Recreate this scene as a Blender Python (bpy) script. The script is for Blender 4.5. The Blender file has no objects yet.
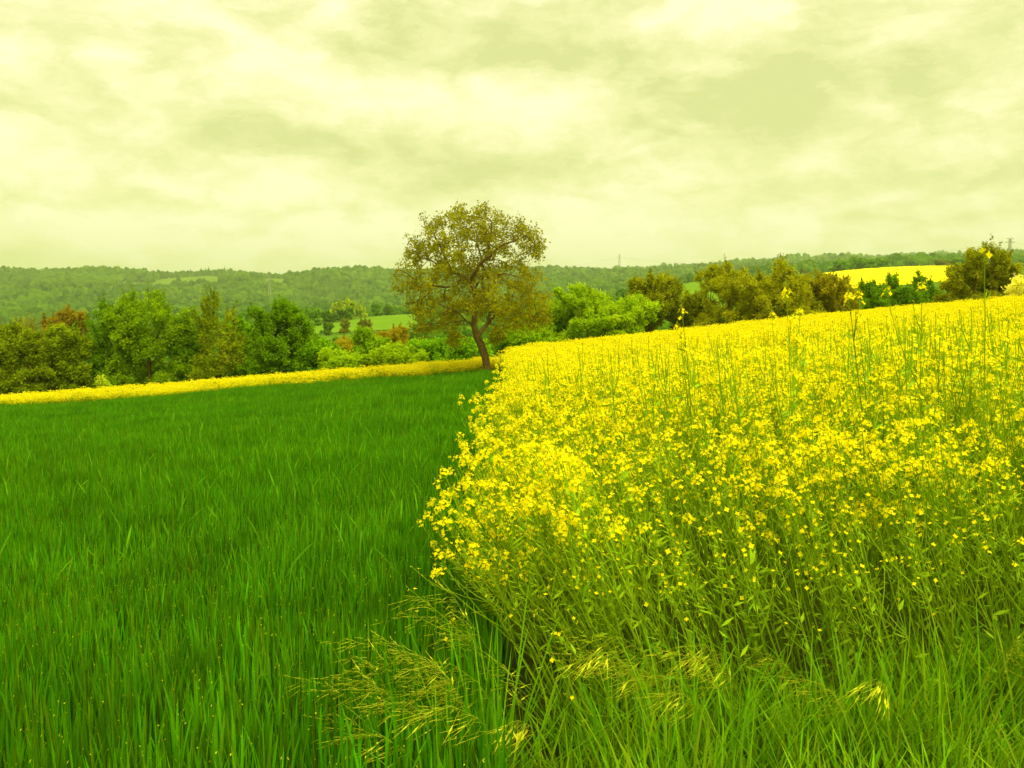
import bpy, math, random
import numpy as np
from mathutils import Vector

R = np.random.default_rng(7)
random.seed(7)
scene = bpy.context.scene
COL = scene.collection

# ------------------------------------------------------------------ camera
CAMZ, F, PITCH = 1.75, 900.0, math.atan(72 / 900.0)
cp, sp = math.cos(PITCH), math.sin(PITCH)
cam_d = bpy.data.cameras.new('camera')
cam = bpy.data.objects.new('camera', cam_d)
COL.objects.link(cam)
cam.location = (0, 0, CAMZ)
cam.rotation_euler = (math.pi / 2 - PITCH, 0, 0)
cam_d.sensor_width = 36
cam_d.lens = 36 * F / 1024
cam_d.clip_start, cam_d.clip_end = 0.05, 30000
scene.camera = cam


def zr(py):                                   # height per metre of distance for an elevation row
    v = 384 - np.asarray(py, float)
    return (-F * sp + v * cp) / (F * cp + v * sp)


def ur(px, py=312):
    v = 384 - np.asarray(py, float)
    return (np.asarray(px, float) - 512) / (F * cp + v * sp)


# ------------------------------------------------------------------ light
scene.view_settings.view_transform = 'Standard'
scene.view_settings.look = 'None'
scene.view_settings.exposure = 0.75
scene.view_settings.gamma = 1.0

SUN = Vector((0.50, -0.78, 0.74)).normalized()
sun_d = bpy.data.lights.new('sun', 'SUN')
sun_d.energy = 1.5
sun_d.angle = math.radians(12)
sun_d.color = (1.0, 0.95, 0.62)
sun = bpy.data.objects.new('sun', sun_d)
sun.rotation_euler = SUN.to_track_quat('Z', 'Y').to_euler()
COL.objects.link(sun)

world = bpy.data.worlds.new('World')
scene.world = world
world.use_nodes = True
wt = world.node_tree
wt.nodes.clear()


class NT:
    """small node-tree helper"""
    def __init__(self, nt): self.nt = nt

    def node(self, typ, **kw):
        n = self.nt.nodes.new(typ)
        for k, v in kw.items(): setattr(n, k, v)
        return n

    def put(self, sock, v):
        if isinstance(v, bpy.types.NodeSocket): self.nt.links.new(v, sock)
        elif v is not None: sock.default_value = v

    def math(self, op, a, b=None, c=None, clamp=False):
        n = self.node('ShaderNodeMath', operation=op, use_clamp=clamp)
        for i, v in enumerate((a, b, c)): self.put(n.inputs[i], v)
        return n.outputs[0]

    def vmath(self, op, a, b=None, scale=None):
        n = self.node('ShaderNodeVectorMath', operation=op)
        self.put(n.inputs[0], a)
        if b is not None: self.put(n.inputs[1], b)
        if scale is not None: self.put(n.inputs[3], scale)
        return n.outputs[1] if op in ('DOT_PRODUCT', 'LENGTH') else n.outputs[0]

    def noise(self, vec, scale, detail=4, rough=0.55, dist=0.0, color=False):
        n = self.node('ShaderNodeTexNoise')
        self.put(n.inputs['Vector'], vec)
        n.inputs['Scale'].default_value = scale
        n.inputs['Detail'].default_value = detail
        n.inputs['Roughness'].default_value = rough
        n.inputs['Distortion'].default_value = dist
        return n.outputs['Color' if color else 'Fac']

    def ramp(self, fac, stops):
        n = self.node('ShaderNodeValToRGB')
        self.put(n.inputs[0], fac)
        el = n.color_ramp.elements
        while len(el) < len(stops): el.new(0.5)
        for e, (p, c) in zip(el, stops):
            e.position = p
            e.color = (*c, 1) if len(c) == 3 else c
        return n.outputs[0]

    def mix(self, fac, a, b, blend='MIX'):
        n = self.node('ShaderNodeMix', data_type='RGBA', blend_type=blend)
        n.clamp_factor = True
        self.put(n.inputs[0], fac)
        self.put(n.inputs[6], (*a, 1) if isinstance(a, tuple) and len(a) == 3 else a)
        self.put(n.inputs[7], (*b, 1) if isinstance(b, tuple) and len(b) == 3 else b)
        return n.outputs[2]


w = NT(wt)
sky = w.node('ShaderNodeTexSky', sky_type='NISHITA', sun_disc=False)
sky.sun_elevation = math.asin(SUN.z)
sky.sun_rotation = math.atan2(SUN.x, SUN.y)
tc = w.node('ShaderNodeTexCoord').outputs['Generated']
sep = w.node('ShaderNodeSeparateXYZ')
w.put(sep.inputs[0], tc)
dx, dy, dz = sep.outputs
# the cloud layer: a bearing / height chart of the sky, warped by noise so that nothing is round
az = w.math('ARCTAN2', dx, dy)
el = w.math('ARCSINE', dz)
cmb = w.node('ShaderNodeCombineXYZ')
w.put(cmb.inputs[0], az); w.put(cmb.inputs[1], w.math('MULTIPLY', el, 2.2)); cmb.inputs[2].default_value = 3.7
chart = cmb.outputs[0]
warp = w.noise(chart, 7.0, 8, 0.68, color=True)
warp = w.vmath('SUBTRACT', warp, (0.5, 0.5, 0.5))
chart_w = w.vmath('ADD', chart, w.vmath('SCALE', warp, scale=0.115))
big = w.noise(chart_w, 3.8, 8, 0.6)
small = w.noise(chart_w, 13.0, 9, 0.62)
val = w.math('MULTIPLY_ADD', w.math('SUBTRACT', big, 0.5), 1.15, w.math('MULTIPLY', w.math('SUBTRACT', small, 0.5), 1.0))
puff = w.noise(chart_w, 8.5, 6, 0.55)
puff = w.math('MULTIPLY', w.math('ABSOLUTE', w.math('SUBTRACT', puff, 0.5)), 2.0)
val = w.math('MULTIPLY_ADD', w.math('SUBTRACT', puff, 0.20), 0.9, val)
sepw = w.node('ShaderNodeSeparateXYZ')
w.put(sepw.inputs[0], chart_w)
wx, wy = sepw.outputs[0], sepw.outputs[1]
# (px, py, half width, half height, amount): bright cumulus tops and dark bases of the real sky
CLOUDS = [(410, 100, 150, 26, .30), (725, 28, 42, 34, .42), (650, 20, 130, 30, .18), (60, 150, 120, 34, .20), (150, 130, 40, 20, .18),
          (290, 182, 70, 26, .28), (330, 225, 150, 26, .16), (880, 40, 30, 34, .22), (985, 30, 60, 50, .18), (1000, 95, 40, 26, .2),
          (560, 110, 70, 30, .24), (880, 155, 110, 14, .22), (730, 205, 220, 22, .08), (90, 228, 110, 18, .14), (500, 235, 140, 14, .1),
          (512, 240, 900, 34, .17), (60, 60, 150, 40, .10), (220, 60, 120, 40, .12),
          (340, 148, 150, 22, -.34), (240, 148, 60, 18, -.2), (420, 30, 150, 34, -.26), (640, 75, 120, 34, -.22), (800, 100, 190, 48, -.34),
          (1000, 150, 70, 30, -.26), (20, 105, 60, 22, -.18), (130, 165, 60, 16, -.16), (640, 165, 110, 14, -.16), (560, 30, 120, 40, -.12),
          (60, 200, 100, 10, -.16), (200, 208, 80, 14, -.12), (850, 180, 120, 10, -.12), (140, 95, 130, 22, -.08)]
tot = val
for (px, py, hw, hh, a) in CLOUDS:
    a0 = math.atan(float(ur(px, py)))
    e0 = math.atan(float(zr(py)) * math.cos(a0)) * 2.2
    sx, sy = hw / F, hh / F * 2.2
    ddx = w.math('DIVIDE', w.math('SUBTRACT', wx, a0), sx)
    ddy = w.math('DIVIDE', w.math('SUBTRACT', wy, e0), sy)
    r2 = w.math('ADD', w.math('MULTIPLY', ddx, ddx), w.math('MULTIPLY', ddy, ddy))
    g = w.math('POWER', 2.718, w.math('MULTIPLY', r2, -0.8))
    tot = w.math('MULTIPLY_ADD', g, a, tot)
fac = w.math('ADD', tot, 0.565, clamp=True)
cloud = w.ramp(fac, [(0.14, (0.468, 0.480, 0.200)), (0.41, (0.585, 0.566, 0.275)), (0.56, (0.650, 0.610, 0.330)), (0.84, (0.740, 0.690, 0.460))])
# an overcast sky is brighter overhead than near the horizon
lift = w.node('ShaderNodeMapRange', interpolation_type='SMOOTHSTEP')
w.put(lift.inputs[0], el)
for i, v in zip((1, 2, 3, 4), (0.36, 1.0, 1.0, 3.0)): lift.inputs[i].default_value = v
cloud = w.vmath('SCALE', cloud, scale=w.math('MULTIPLY', lift.outputs[0], 10.0))
clear = w.mix(1.0, sky.outputs[0], (1.25, 1.05, 0.4), 'MULTIPLY')
both = w.mix(0.94, clear, cloud)
bg = w.node('ShaderNodeBackground')
w.put(bg.inputs[0], both)
bg.inputs[1].default_value = 0.1
out = w.node('ShaderNodeOutputWorld')
wt.links.new(bg.outputs[0], out.inputs[0])


# ------------------------------------------------------------------ materials
def new_mat(name):
    m = bpy.data.materials.new(name)
    m.use_nodes = True
    m.node_tree.nodes.clear()
    return m, NT(m.node_tree)


def leafy(name, base=None, transl=0.35, var=0.25, rough=0.6, spec=0.06, patch=0.0, patch_scale=0.3, patch_tint=(1.3, 1.15, .8)):
    """leaf surface: colour from the leaf's own attribute (or base), a little variation per plant, light passing through"""
    m, n = new_mat(name)
    if base is None:
        a = n.node('ShaderNodeAttribute', attribute_name='col')
        c = a.outputs['Color']
    else:
        rgb = n.node('ShaderNodeRGB')
        rgb.outputs[0].default_value = (*base, 1)
        c = rgb.outputs[0]
    oi = n.node('ShaderNodeObjectInfo')
    k = n.math('MULTIPLY_ADD', oi.outputs['Random'], var, 1 - var / 2)
    c = n.vmath('SCALE', c, scale=k)
    if patch:
        geo = n.node('ShaderNodeNewGeometry')
        f = n.noise(geo.outputs['Position'], patch_scale, 3, 0.6)
        f = n.math('MULTIPLY_ADD', n.math('SUBTRACT', f, 0.42), 3.0 * patch, 0.0, clamp=True)
        c = n.mix(f, c, n.vmath('MULTIPLY', c, patch_tint))
        f = n.noise(geo.outputs['Position'], 3.2, 2, 0.6)
        c = n.vmath('SCALE', c, scale=n.math('MULTIPLY_ADD', f, 1.3, 0.36))
    p = n.node('ShaderNodeBsdfPrincipled')
    n.put(p.inputs['Base Color'], c)
    p.inputs['Roughness'].default_value = rough
    p.inputs['Specular IOR Level'].default_value = spec
    t = n.node('ShaderNodeBsdfTranslucent')
    n.put(t.inputs[0], c)
    mx = n.node('ShaderNodeMixShader')
    mx.inputs[0].default_value = transl
    n.nt.links.new(p.outputs[0], mx.inputs[1]); n.nt.links.new(t.outputs[0], mx.inputs[2])
    o = n.node('ShaderNodeOutputMaterial')
    n.nt.links.new(mx.outputs[0], o.inputs[0])
    return m


def plain(name, stops, scale=1.0, detail=5, rough=0.9, bump=0.0):
    m, n = new_mat(name)
    geo = n.node('ShaderNodeNewGeometry')
    f = n.noise(geo.outputs['Position'], scale, detail, 0.6)
    c = n.ramp(f, stops)
    p = n.node('ShaderNodeBsdfPrincipled')
    n.put(p.inputs['Base Color'], c)
    p.inputs['Roughness'].default_value = rough
    p.inputs['Specular IOR Level'].default_value = 0.02
    if bump:
        b = n.node('ShaderNodeBump')
        b.inputs['Strength'].default_value = bump
        n.put(b.inputs['Height'], f)
        n.put(p.inputs['Normal'], b.outputs[0])
    o = n.node('ShaderNodeOutputMaterial')
    n.nt.links.new(p.outputs[0], o.inputs[0])
    return m


M_WHEAT = leafy('wheat_blade', transl=0.4, var=0.3, spec=0.06, patch=0.5, patch_scale=0.22, patch_tint=(1.7, 1.22, 1.0))
M_LEAF = leafy('tree_leaf', transl=0.5, var=0.0)
M_STALK = leafy('rape_stalk', transl=0.25, var=0.25)
M_PETAL = leafy('rape_petal', transl=0.5, var=0.06, spec=0.05)
M_GRASS = leafy('grass_blade', transl=0.4, var=0.3, spec=0.08)
M_BARK = plain('bark', [(0.3, (0.07, 0.05, 0.012)), (0.7, (0.19, 0.13, 0.03))], 9, 6, 0.9, 0.6)
M_SOIL = plain('soil', [(0.3, (0.035, 0.04, 0.006)), (0.55, (0.055, 0.07, 0.006)), (0.75, (0.07, 0.11, 0.006))], 0.9, 8)
M_TURF = plain('rough_turf', [(0.3, (0.05, 0.11, 0.003)), (0.55, (0.09, 0.18, 0.004)), (0.75, (0.14, 0.22, 0.006))], 0.12, 8)
M_HILL = plain('hill_meadow', [(0.3, (0.085, 0.165, 0.008)), (0.7, (0.125, 0.20, 0.012))], 0.01, 6)
M_MEADOW = plain('meadow_grass', [(0.3, (0.095, 0.20, 0.004)), (0.7, (0.14, 0.25, 0.006))], 0.08, 6)
M_STEEL = plain('galvanised_steel', [(0.3, (0.22, 0.24, 0.14)), (0.7, (0.3, 0.32, 0.2))], 2, 3, 0.6)
M_WALL = plain('render_wall', [(0.3, (0.68, 0.66, 0.5)), (0.7, (0.78, 0.75, 0.58))], 1, 3)
M_ROOF = plain('roof_tile', [(0.3, (0.5, 0.42, 0.26)), (0.7, (0.62, 0.52, 0.34))], 3, 3)
M_PANE = plain('dark_pane', [(0.3, (0.05, 0.06, 0.04)), (0.7, (0.08, 0.09, 0.05))], 1, 2, 0.2)


def crown_mat(name, stops, var=0.5):
    m, n = new_mat(name)
    oi = n.node('ShaderNodeObjectInfo')
    c = n.ramp(oi.outputs['Random'], stops)
    geo = n.node('ShaderNodeNewGeometry')
    f = n.noise(geo.outputs['Position'], 0.35, 4, 0.65)
    c = n.vmath('SCALE', c, scale=n.math('MULTIPLY_ADD', f, var * 2, 1 - var))
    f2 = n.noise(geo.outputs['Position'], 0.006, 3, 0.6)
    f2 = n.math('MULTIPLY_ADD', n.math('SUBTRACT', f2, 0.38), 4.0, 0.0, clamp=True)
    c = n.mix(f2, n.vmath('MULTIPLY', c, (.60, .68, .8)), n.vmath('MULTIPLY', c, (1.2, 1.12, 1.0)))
    d = n.node('ShaderNodeBsdfDiffuse')
    n.put(d.inputs[0], c)
    o = n.node('ShaderNodeOutputMaterial')
    n.nt.links.new(d.outputs[0], o.inputs[0])
    return m


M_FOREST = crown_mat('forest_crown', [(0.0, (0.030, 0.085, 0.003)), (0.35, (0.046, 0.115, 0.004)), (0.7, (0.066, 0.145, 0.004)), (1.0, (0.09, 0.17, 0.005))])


# ------------------------------------------------------------------ mesh helpers
class Geo:
    def __init__(self): self.v, self.q, self.t, self.c, self.qm, self.tm, self.n = [], [], [], [], [], [], 0

    def add(self, v, q=None, t=None, col=(1, 1, 1), mat=0):
        v = np.asarray(v, float).reshape(-1, 3)
        c = np.broadcast_to(np.asarray(col, float), v.shape)
        if q is not None and len(q):
            q = np.asarray(q, int); self.q.append(q + self.n); self.qm.append(np.full(len(q), mat))
        if t is not None and len(t):
            t = np.asarray(t, int); self.t.append(t + self.n); self.tm.append(np.full(len(t), mat))
        self.v.append(v); self.c.append(c); self.n += len(v)

    def merge(self, g, M=None, off=(0, 0, 0)):
        for v, c in zip(g.v, g.c):
            pass
        V = np.concatenate(g.v); C_ = np.concatenate(g.c)
        if M is not None: V = V @ M.T
        V = V + np.asarray(off)
        if g.q: self.q.append(np.concatenate(g.q) + self.n); self.qm.append(np.concatenate(g.qm))
        if g.t: self.t.append(np.concatenate(g.t) + self.n); self.tm.append(np.concatenate(g.tm))
        self.v.append(V); self.c.append(C_); self.n += len(V)

    def mesh(self, name, mats, smooth=False):
        V = np.concatenate(self.v); C_ = np.concatenate(self.c)
        q = np.concatenate(self.q) if self.q else np.zeros((0, 4), int)
        t = np.concatenate(self.t) if self.t else np.zeros((0, 3), int)
        qm = np.concatenate(self.qm) if self.qm else np.zeros(0, int)
        tm = np.concatenate(self.tm) if self.tm else np.zeros(0, int)
        me = bpy.data.meshes.new(name)
        me.vertices.add(len(V)); me.vertices.foreach_set('co', V.astype(np.float32).ravel())
        nl = q.size + t.size
        me.loops.add(nl); me.loops.foreach_set('vertex_index', np.concatenate([q.ravel(), t.ravel()]).astype(np.int32))
        me.polygons.add(len(q) + len(t))
        st = np.concatenate([np.arange(len(q)) * 4, len(q) * 4 + np.arange(len(t)) * 3]).astype(np.int32)
        me.polygons.foreach_set('loop_start', st)
        me.polygons.foreach_set('material_index', np.concatenate([qm, tm]).astype(np.int32))
        me.polygons.foreach_set('use_smooth', np.full(len(st), smooth))
        a = me.attributes.new('col', 'FLOAT_COLOR', 'POINT')
        a.data.foreach_set('color', np.concatenate([C_, np.ones((len(C_), 1))], 1).astype(np.float32).ravel())
        for m in mats: me.materials.append(m)
        me.update(calc_edges=True)
        me.validate()
        return me

    def obj(self, name, mats, parent=None, smooth=False, loc=None):
        o = bpy.data.objects.new(name, self.mesh(name, mats, smooth))
        COL.objects.link(o)
        if parent is not None: o.parent = parent
        if loc is not None: o.location = loc
        return o


def tag(o, label=None, cat=None, group=None, kind=None):
    if label: o['label'] = label
    if cat: o['category'] = cat
    if group: o['group'] = group
    if kind: o['kind'] = kind
    return o


def unit(v): return v / np.maximum(np.linalg.norm(v, axis=-1, keepdims=True), 1e-9)


def blades(g, base, az, lean, bend, L, wd, col, tipcol=None, mat=0, ts=(0, .4, .75, 1), twist=None):
    """flat tapering grass blades, all at once"""
    n = len(base)
    h = np.stack([np.cos(az), np.sin(az), np.zeros(n)], 1)
    tw = az + np.pi / 2 + (R.normal(0, .5, n) if twist is None else twist)
    s = np.stack([np.cos(tw), np.sin(tw), np.zeros(n)], 1)
    up = np.array([0, 0, 1.0])
    rows, cols = [], []
    prof = {0: .7, 1: 1.0, 2: .75}
    k = len(ts)
    for i, t in enumerate(ts):
        hor = L * (lean * t + bend * t * t)
        ver = L * t * np.sqrt(np.maximum(.05, 1 - (lean + bend * t * .8) ** 2 * .7))
        p = base + h * hor[:, None] + up * ver[:, None]
        c = col if tipcol is None or t < .8 else tipcol
        if i == k - 1:
            rows.append(p[:, None, :]); cols.append(c[:, None, :])
        else:
            ww = (wd * (.75 if i == 0 else 1.0 - .45 * (t ** 2)))[:, None] * .5
            rows.append(np.stack([p - s * ww, p + s * ww], 1)); cols.append(np.stack([c, c], 1))
    V = np.concatenate(rows, 1); Cc = np.concatenate(cols, 1)
    m = V.shape[1]
    b = np.arange(n)[:, None] * m
    q = np.concatenate([b + np.array([2 * i, 2 * i + 1, 2 * i + 3, 2 * i + 2]) for i in range(k - 2)], 0)
    t = b + np.array([2 * (k - 2), 2 * (k - 2) + 1, 2 * (k - 2) + 2])
    g.add(V.reshape(-1, 3), q, t, Cc.reshape(-1, 3), mat)
    return rows[-1][:, 0, :]


def quads_at(g, c, a, b, col, mat=0):
    """one leaf-shaped quad per row: centre c, half length a, half width b"""
    n = len(c)
    V = np.stack([c - a, c + b - a * .1, c + a, c - b - a * .1], 1).reshape(-1, 3)
    q = np.arange(n * 4).reshape(n, 4)
    g.add(V, q, None, np.repeat(col, 4, 0), mat)


def tube(g, pts, rad, col, mat=0, sides=3):
    pts = np.asarray(pts, float); n = len(pts)
    d = unit(np.gradient(pts, axis=0))
    ref = np.array([.43, .86, .27])
    a = unit(np.cross(d, ref)); b = np.cross(d, a)
    ang = np.arange(sides) / sides * 2 * np.pi
    V = pts[:, None] + (a[:, None] * np.cos(ang)[None, :, None] + b[:, None] * np.sin(ang)[None, :, None]) * np.asarray(rad)[:, None, None]
    q = []
    for i in range(n - 1):
        for k in range(sides):
            q.append((i * sides + k, i * sides + (k + 1) % sides, (i + 1) * sides + (k + 1) % sides, (i + 1) * sides + k))
    g.add(V.reshape(-1, 3), q, None, col, mat)


def box(g, lo, hi, col=(1, 1, 1), mat=0):
    x0, y0, z0 = lo; x1, y1, z1 = hi
    v = [(x0, y0, z0), (x1, y0, z0), (x1, y1, z0), (x0, y1, z0), (x0, y0, z1), (x1, y0, z1), (x1, y1, z1), (x0, y1, z1)]
    g.add(v, [(0, 3, 2, 1), (4, 5, 6, 7), (0, 1, 5, 4), (1, 2, 6, 5), (2, 3, 7, 6), (3, 0, 4, 7)], None, col, mat)


def bar(g, p, q, r, sides=4):
    p, q = np.asarray(p, float), np.asarray(q, float)
    tube(g, np.stack([p, q]), (r, r), (1, 1, 1), 0, sides)


# ------------------------------------------------------------------ terrain
TPX = np.array([-700, -200, 0, 120, 256, 360, 512, 620, 700, 768, 890, 1024, 1300, 1800])
TY = np.array([60, 90, 200, 380, 520, 700, 1100, 1500, 2200, 2800, 3500, 5000, 9000])
TP = np.array([
    [450, 412, 402, 393, 382, 375, 366, 350, 345, 338, 330, 322, 300, 270],
    [440, 410, 396, 390, 380, 374, 364, 354, 346, 340, 328, 325, 305, 280],
    [430, 405, 385, 375, 365, 355, 345, 335, 330, 326, 318, 310, 298, 280],
    [400, 375, 355, 345, 338, 331, 325, 315, 306, 300, 284, 280, 272, 262],
    [370, 350, 340, 332, 320, 315, 310, 300, 281, 281, 278, 272, 262, 255],
    [355, 345, 336, 330, 324, 320, 314, 302, 276, 276, 267, 265, 260, 254],
    [345, 340, 332, 328, 326, 324, 318, 306, 290, 282, 274, 270, 266, 260],
    [325, 322, 318, 316, 316, 316, 310, 300, 288, 280, 272, 268, 266, 262],
    [285, 285, 288, 286, 290, 290, 286, 284, 282, 276, 266, 263, 262, 260],
    [272, 272, 273, 270, 277, 272, 271, 275, 273, 268, 264, 260, 258, 258],
    [285, 285, 285, 285, 285, 283, 280, 276, 270, 266, 262, 258, 257, 257],
    [300, 300, 300, 300, 300, 296, 290, 280, 272, 266, 260, 256, 255, 256],
    [312] * 14], float)
_ux = np.linspace(-1.5, 1.5, 241)
_ly = np.linspace(math.log(60), math.log(9000), 241)
_tu = ur(TPX)
_g = np.array([np.interp(_ux, _tu, zr(r)) for r in TP])
_g = np.array([np.interp(_ly, np.log(TY), _g[:, j]) for j in range(len(_ux))])      # [u, Y]


def _blur(a, n):
    k = np.ones(n) / n
    f = lambda r: np.convolve(np.pad(r, n // 2, mode='edge'), k, mode='valid')
    for _ in range(2):
        a = np.apply_along_axis(f, 0, a); a = np.apply_along_axis(f, 1, a)
    return a


_g = _blur(_g, 7)


def ground_z(x, y):
    x = np.asarray(x, float); y = np.asarray(y, float)
    x, y = np.broadcast_arrays(x, y)
    near = 0.085 * x + 0.016 * np.sqrt(x * x + 4) - 0.032 - 0.032 * y
    near = near + 0.05 * np.sin(x * .35 + 1) * np.sin(y * .27) + 0.02 * np.sin(x * 1.1 + y * .7)
    near = np.where(np.abs(x) > 80, near, near)
    yy = np.clip(y, 60.01, 8999)
    u = np.clip(x / np.maximum(y, 1), -1.499, 1.499)
    fi = (u + 1.5) / 3.0 * 240; fj = (np.log(yy) - _ly[0]) / (_ly[-1] - _ly[0]) * 240
    i = np.clip(fi.astype(int), 0, 239); j = np.clip(fj.astype(int), 0, 239)
    a, b = fi - i, fj - j
    r = (_g[i, j] * (1 - a) * (1 - b) + _g[i + 1, j] * a * (1 - b) + _g[i, j + 1] * (1 - a) * b + _g[i + 1, j + 1] * a * b)
    far = CAMZ + r * yy
    amp = np.clip((yy - 900) / 1500, 0, 1) * 9
    far = far + amp * (np.sin(x * .0061 + 1.3) * np.sin(yy * .0043) + .5 * np.sin(x * .017 + yy * .006) + .35 * np.sin(x * .031 - yy * .013))
    s = np.clip((y - 52) / 36, 0, 1); s = s * s * (3 - 2 * s)
    return near * (1 - s) + far * s


def ground_pt(px, Y): 
    x = float(ur(px)) * Y
    return np.array([x, Y, float(ground_z(x, Y))])


def sheet(name, us, ys, mat, off=0.0, wide=40, zf=None):
    U, Yy = np.meshgrid(us, ys, indexing='ij')
    X = U * (np.maximum(Yy, 0) + wide)
    Z = ground_z(X, Yy) + off
    if zf is not None: Z = Z + zf(X, Yy)
    n, m = U.shape
    idx = np.arange(n * m).reshape(n, m)
    q = np.stack([idx[:-1, :-1], idx[1:, :-1], idx[1:, 1:], idx[:-1, 1:]], -1).reshape(-1, 4)
    g = Geo(); g.add(np.stack([X, Yy, Z], -1).reshape(-1, 3), q)
    return g.obj(name, [mat], smooth=True)


us = np.linspace(-1.35, 1.35, 181)
ys1 = np.concatenate([np.linspace(-60, 0, 13)[:-1], np.linspace(0, 50, 51)])
ys15 = np.concatenate([np.linspace(50, 60, 11)[:-1], np.geomspace(60, 1100, 70)])
ys2 = np.geomspace(1100, 8900, 90)
tag(sheet('ground', us, ys1, M_SOIL), kind='structure')
tag(sheet('grassland', us, ys15, M_TURF), kind='structure')
tag(sheet('hills', us, ys2, M_HILL), kind='structure')


# ------------------------------------------------------------------ scattered growth (uncountable)
def variants(name, meshes):
    c = bpy.data.collections.new(name)
    for i, me in enumerate(meshes):
        c.objects.link(bpy.data.objects.new('%s_%02d' % (name, i), me))
    return c


def scatter(name, pts, rot, scl, idx, coll):
    n = len(pts)
    me = bpy.data.meshes.new(name)
    me.vertices.add(n); me.vertices.foreach_set('co', np.asarray(pts, np.float32).ravel())
    for nm, typ, arr in (('rot', 'FLOAT_VECTOR', rot), ('scl', 'FLOAT_VECTOR', scl)):
        a = me.attributes.new(nm, typ, 'POINT'); a.data.foreach_set('vector', np.asarray(arr, np.float32).ravel())
    a = me.attributes.new('idx', 'INT', 'POINT'); a.data.foreach_set('value', np.asarray(idx, np.int32))
    o = bpy.data.objects.new(name, me)
    COL.objects.link(o)
    nt = bpy.data.node_groups.new(name + '_scatter', 'GeometryNodeTree')
    nt.interface.new_socket('Geometry', in_out='INPUT', socket_type='NodeSocketGeometry')
    nt.interface.new_socket('Geometry', in_out='OUTPUT', socket_type='NodeSocketGeometry')
    gi, go = nt.nodes.new('NodeGroupInput'), nt.nodes.new('NodeGroupOutput')
    ci = nt.nodes.new('GeometryNodeCollectionInfo')
    ci.inputs['Collection'].default_value = coll
    ci.inputs['Separate Children'].default_value = True
    ci.inputs['Reset Children'].default_value = True
    ip = nt.nodes.new('GeometryNodeInstanceOnPoints')
    ip.inputs['Pick Instance'].default_value = True

    def named(nm, typ):
        a = nt.nodes.new('GeometryNodeInputNamedAttribute'); a.data_type = typ
        a.inputs['Name'].default_value = nm
        return a.outputs['Attribute']
    e2r = nt.nodes.new('FunctionNodeEulerToRotation')
    nt.links.new(named('rot', 'FLOAT_VECTOR'), e2r.inputs[0])
    nt.links.new(gi.outputs[0], ip.inputs['Points'])
    nt.links.new(ci.outputs[0], ip.inputs['Instance'])
    nt.links.new(named('idx', 'INT'), ip.inputs['Instance Index'])
    nt.links.new(e2r.outputs[0], ip.inputs['Rotation'])
    nt.links.new(named('scl', 'FLOAT_VECTOR'), ip.inputs['Scale'])
    nt.links.new(ip.outputs[0], go.inputs[0])
    md = o.modifiers.new('scatter', 'NODES')
    md.node_group = nt
    return o


# ---- field plan (metres, camera at the origin looking along +y)
def wheat_edge_far(x): return 40.5 + 0.13 * x            # far end of the wheat, where the yellow strip begins
def rape_left(y): return 0.22 - 0.010 * y                 # boundary between wheat and rape


def rape_front(x): return 3.30 + 0.45 * np.exp(-((x - .1) / .3) ** 2) - 0.02 * x + 0.10 * np.sin(x * 2.1)


# ---- wheat: 1 m tiles of real blades
def wheat_tile(seed, n=820, dry=.22, fleck=0):
    r = np.random.default_rng(seed)
    g = Geo()
    base = np.stack([r.uniform(-.54, .54, n), r.uniform(-.54, .54, n), np.full(n, -.06)], 1)
    L = r.normal(.55, .05, n)
    col = np.array([.050, .212, .001]) * r.uniform(.62, 1.42, (n, 1)) * np.stack([r.uniform(.75, 2.0, n), np.ones(n), np.ones(n)], 1)
    tip = blades(g, base, r.uniform(0, 6.28, n), r.uniform(.0, .08, n), r.uniform(.0, .13, n), L, r.uniform(.009, .014, n), col, ts=(0, .45, .88, 1))
    # short upper leaves bending over
    m = n // 2
    b2 = np.stack([r.uniform(-.54, .54, m), r.uniform(-.54, .54, m), r.uniform(.25, .40, m)], 1)
    blades(g, b2, r.uniform(0, 6.28, m), r.uniform(.03, .2, m), r.uniform(.0, .3, m), r.uniform(.12, .22, m), r.uniform(.006, .011, m),
           np.array([.065, .245, .001]) * r.uniform(.7, 1.3, (m, 1)))
    if fleck:                                             # broader flag leaves of a brighter green, scattered as flecks
        b3 = np.stack([r.uniform(-.5, .5, fleck), r.uniform(-.5, .5, fleck), r.uniform(.30, .46, fleck)], 1)
        blades(g, b3, r.uniform(0, 6.28, fleck), r.uniform(.2, .5, fleck), r.uniform(.1, .4, fleck), r.uniform(.16, .26, fleck), r.uniform(.011, .018, fleck),
               np.array([.095, .28, .002]) * r.uniform(.8, 1.25, (fleck, 1)))
    # dried, curled leaf tips
    k = r.random(n) < dry
    tp = tip[k]; kk = len(tp)
    a = r.uniform(0, 6.28, kk)
    d = np.stack([np.cos(a) * .55, np.sin(a) * .55, r.uniform(-.2, 1.0, kk)], 1) * r.uniform(.004, .008, (kk, 1))
    s = np.stack([-np.sin(a) * .2, np.cos(a) * .2, np.ones(kk)], 1) * .0028
    quads_at(g, tp + d * .6 - [0, 0, .004], d, s, np.array([.50, .58, .01]) * r.uniform(.6, 1.2, (kk, 1)))
    return g.mesh('wheat_tuft', [M_WHEAT])


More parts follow.
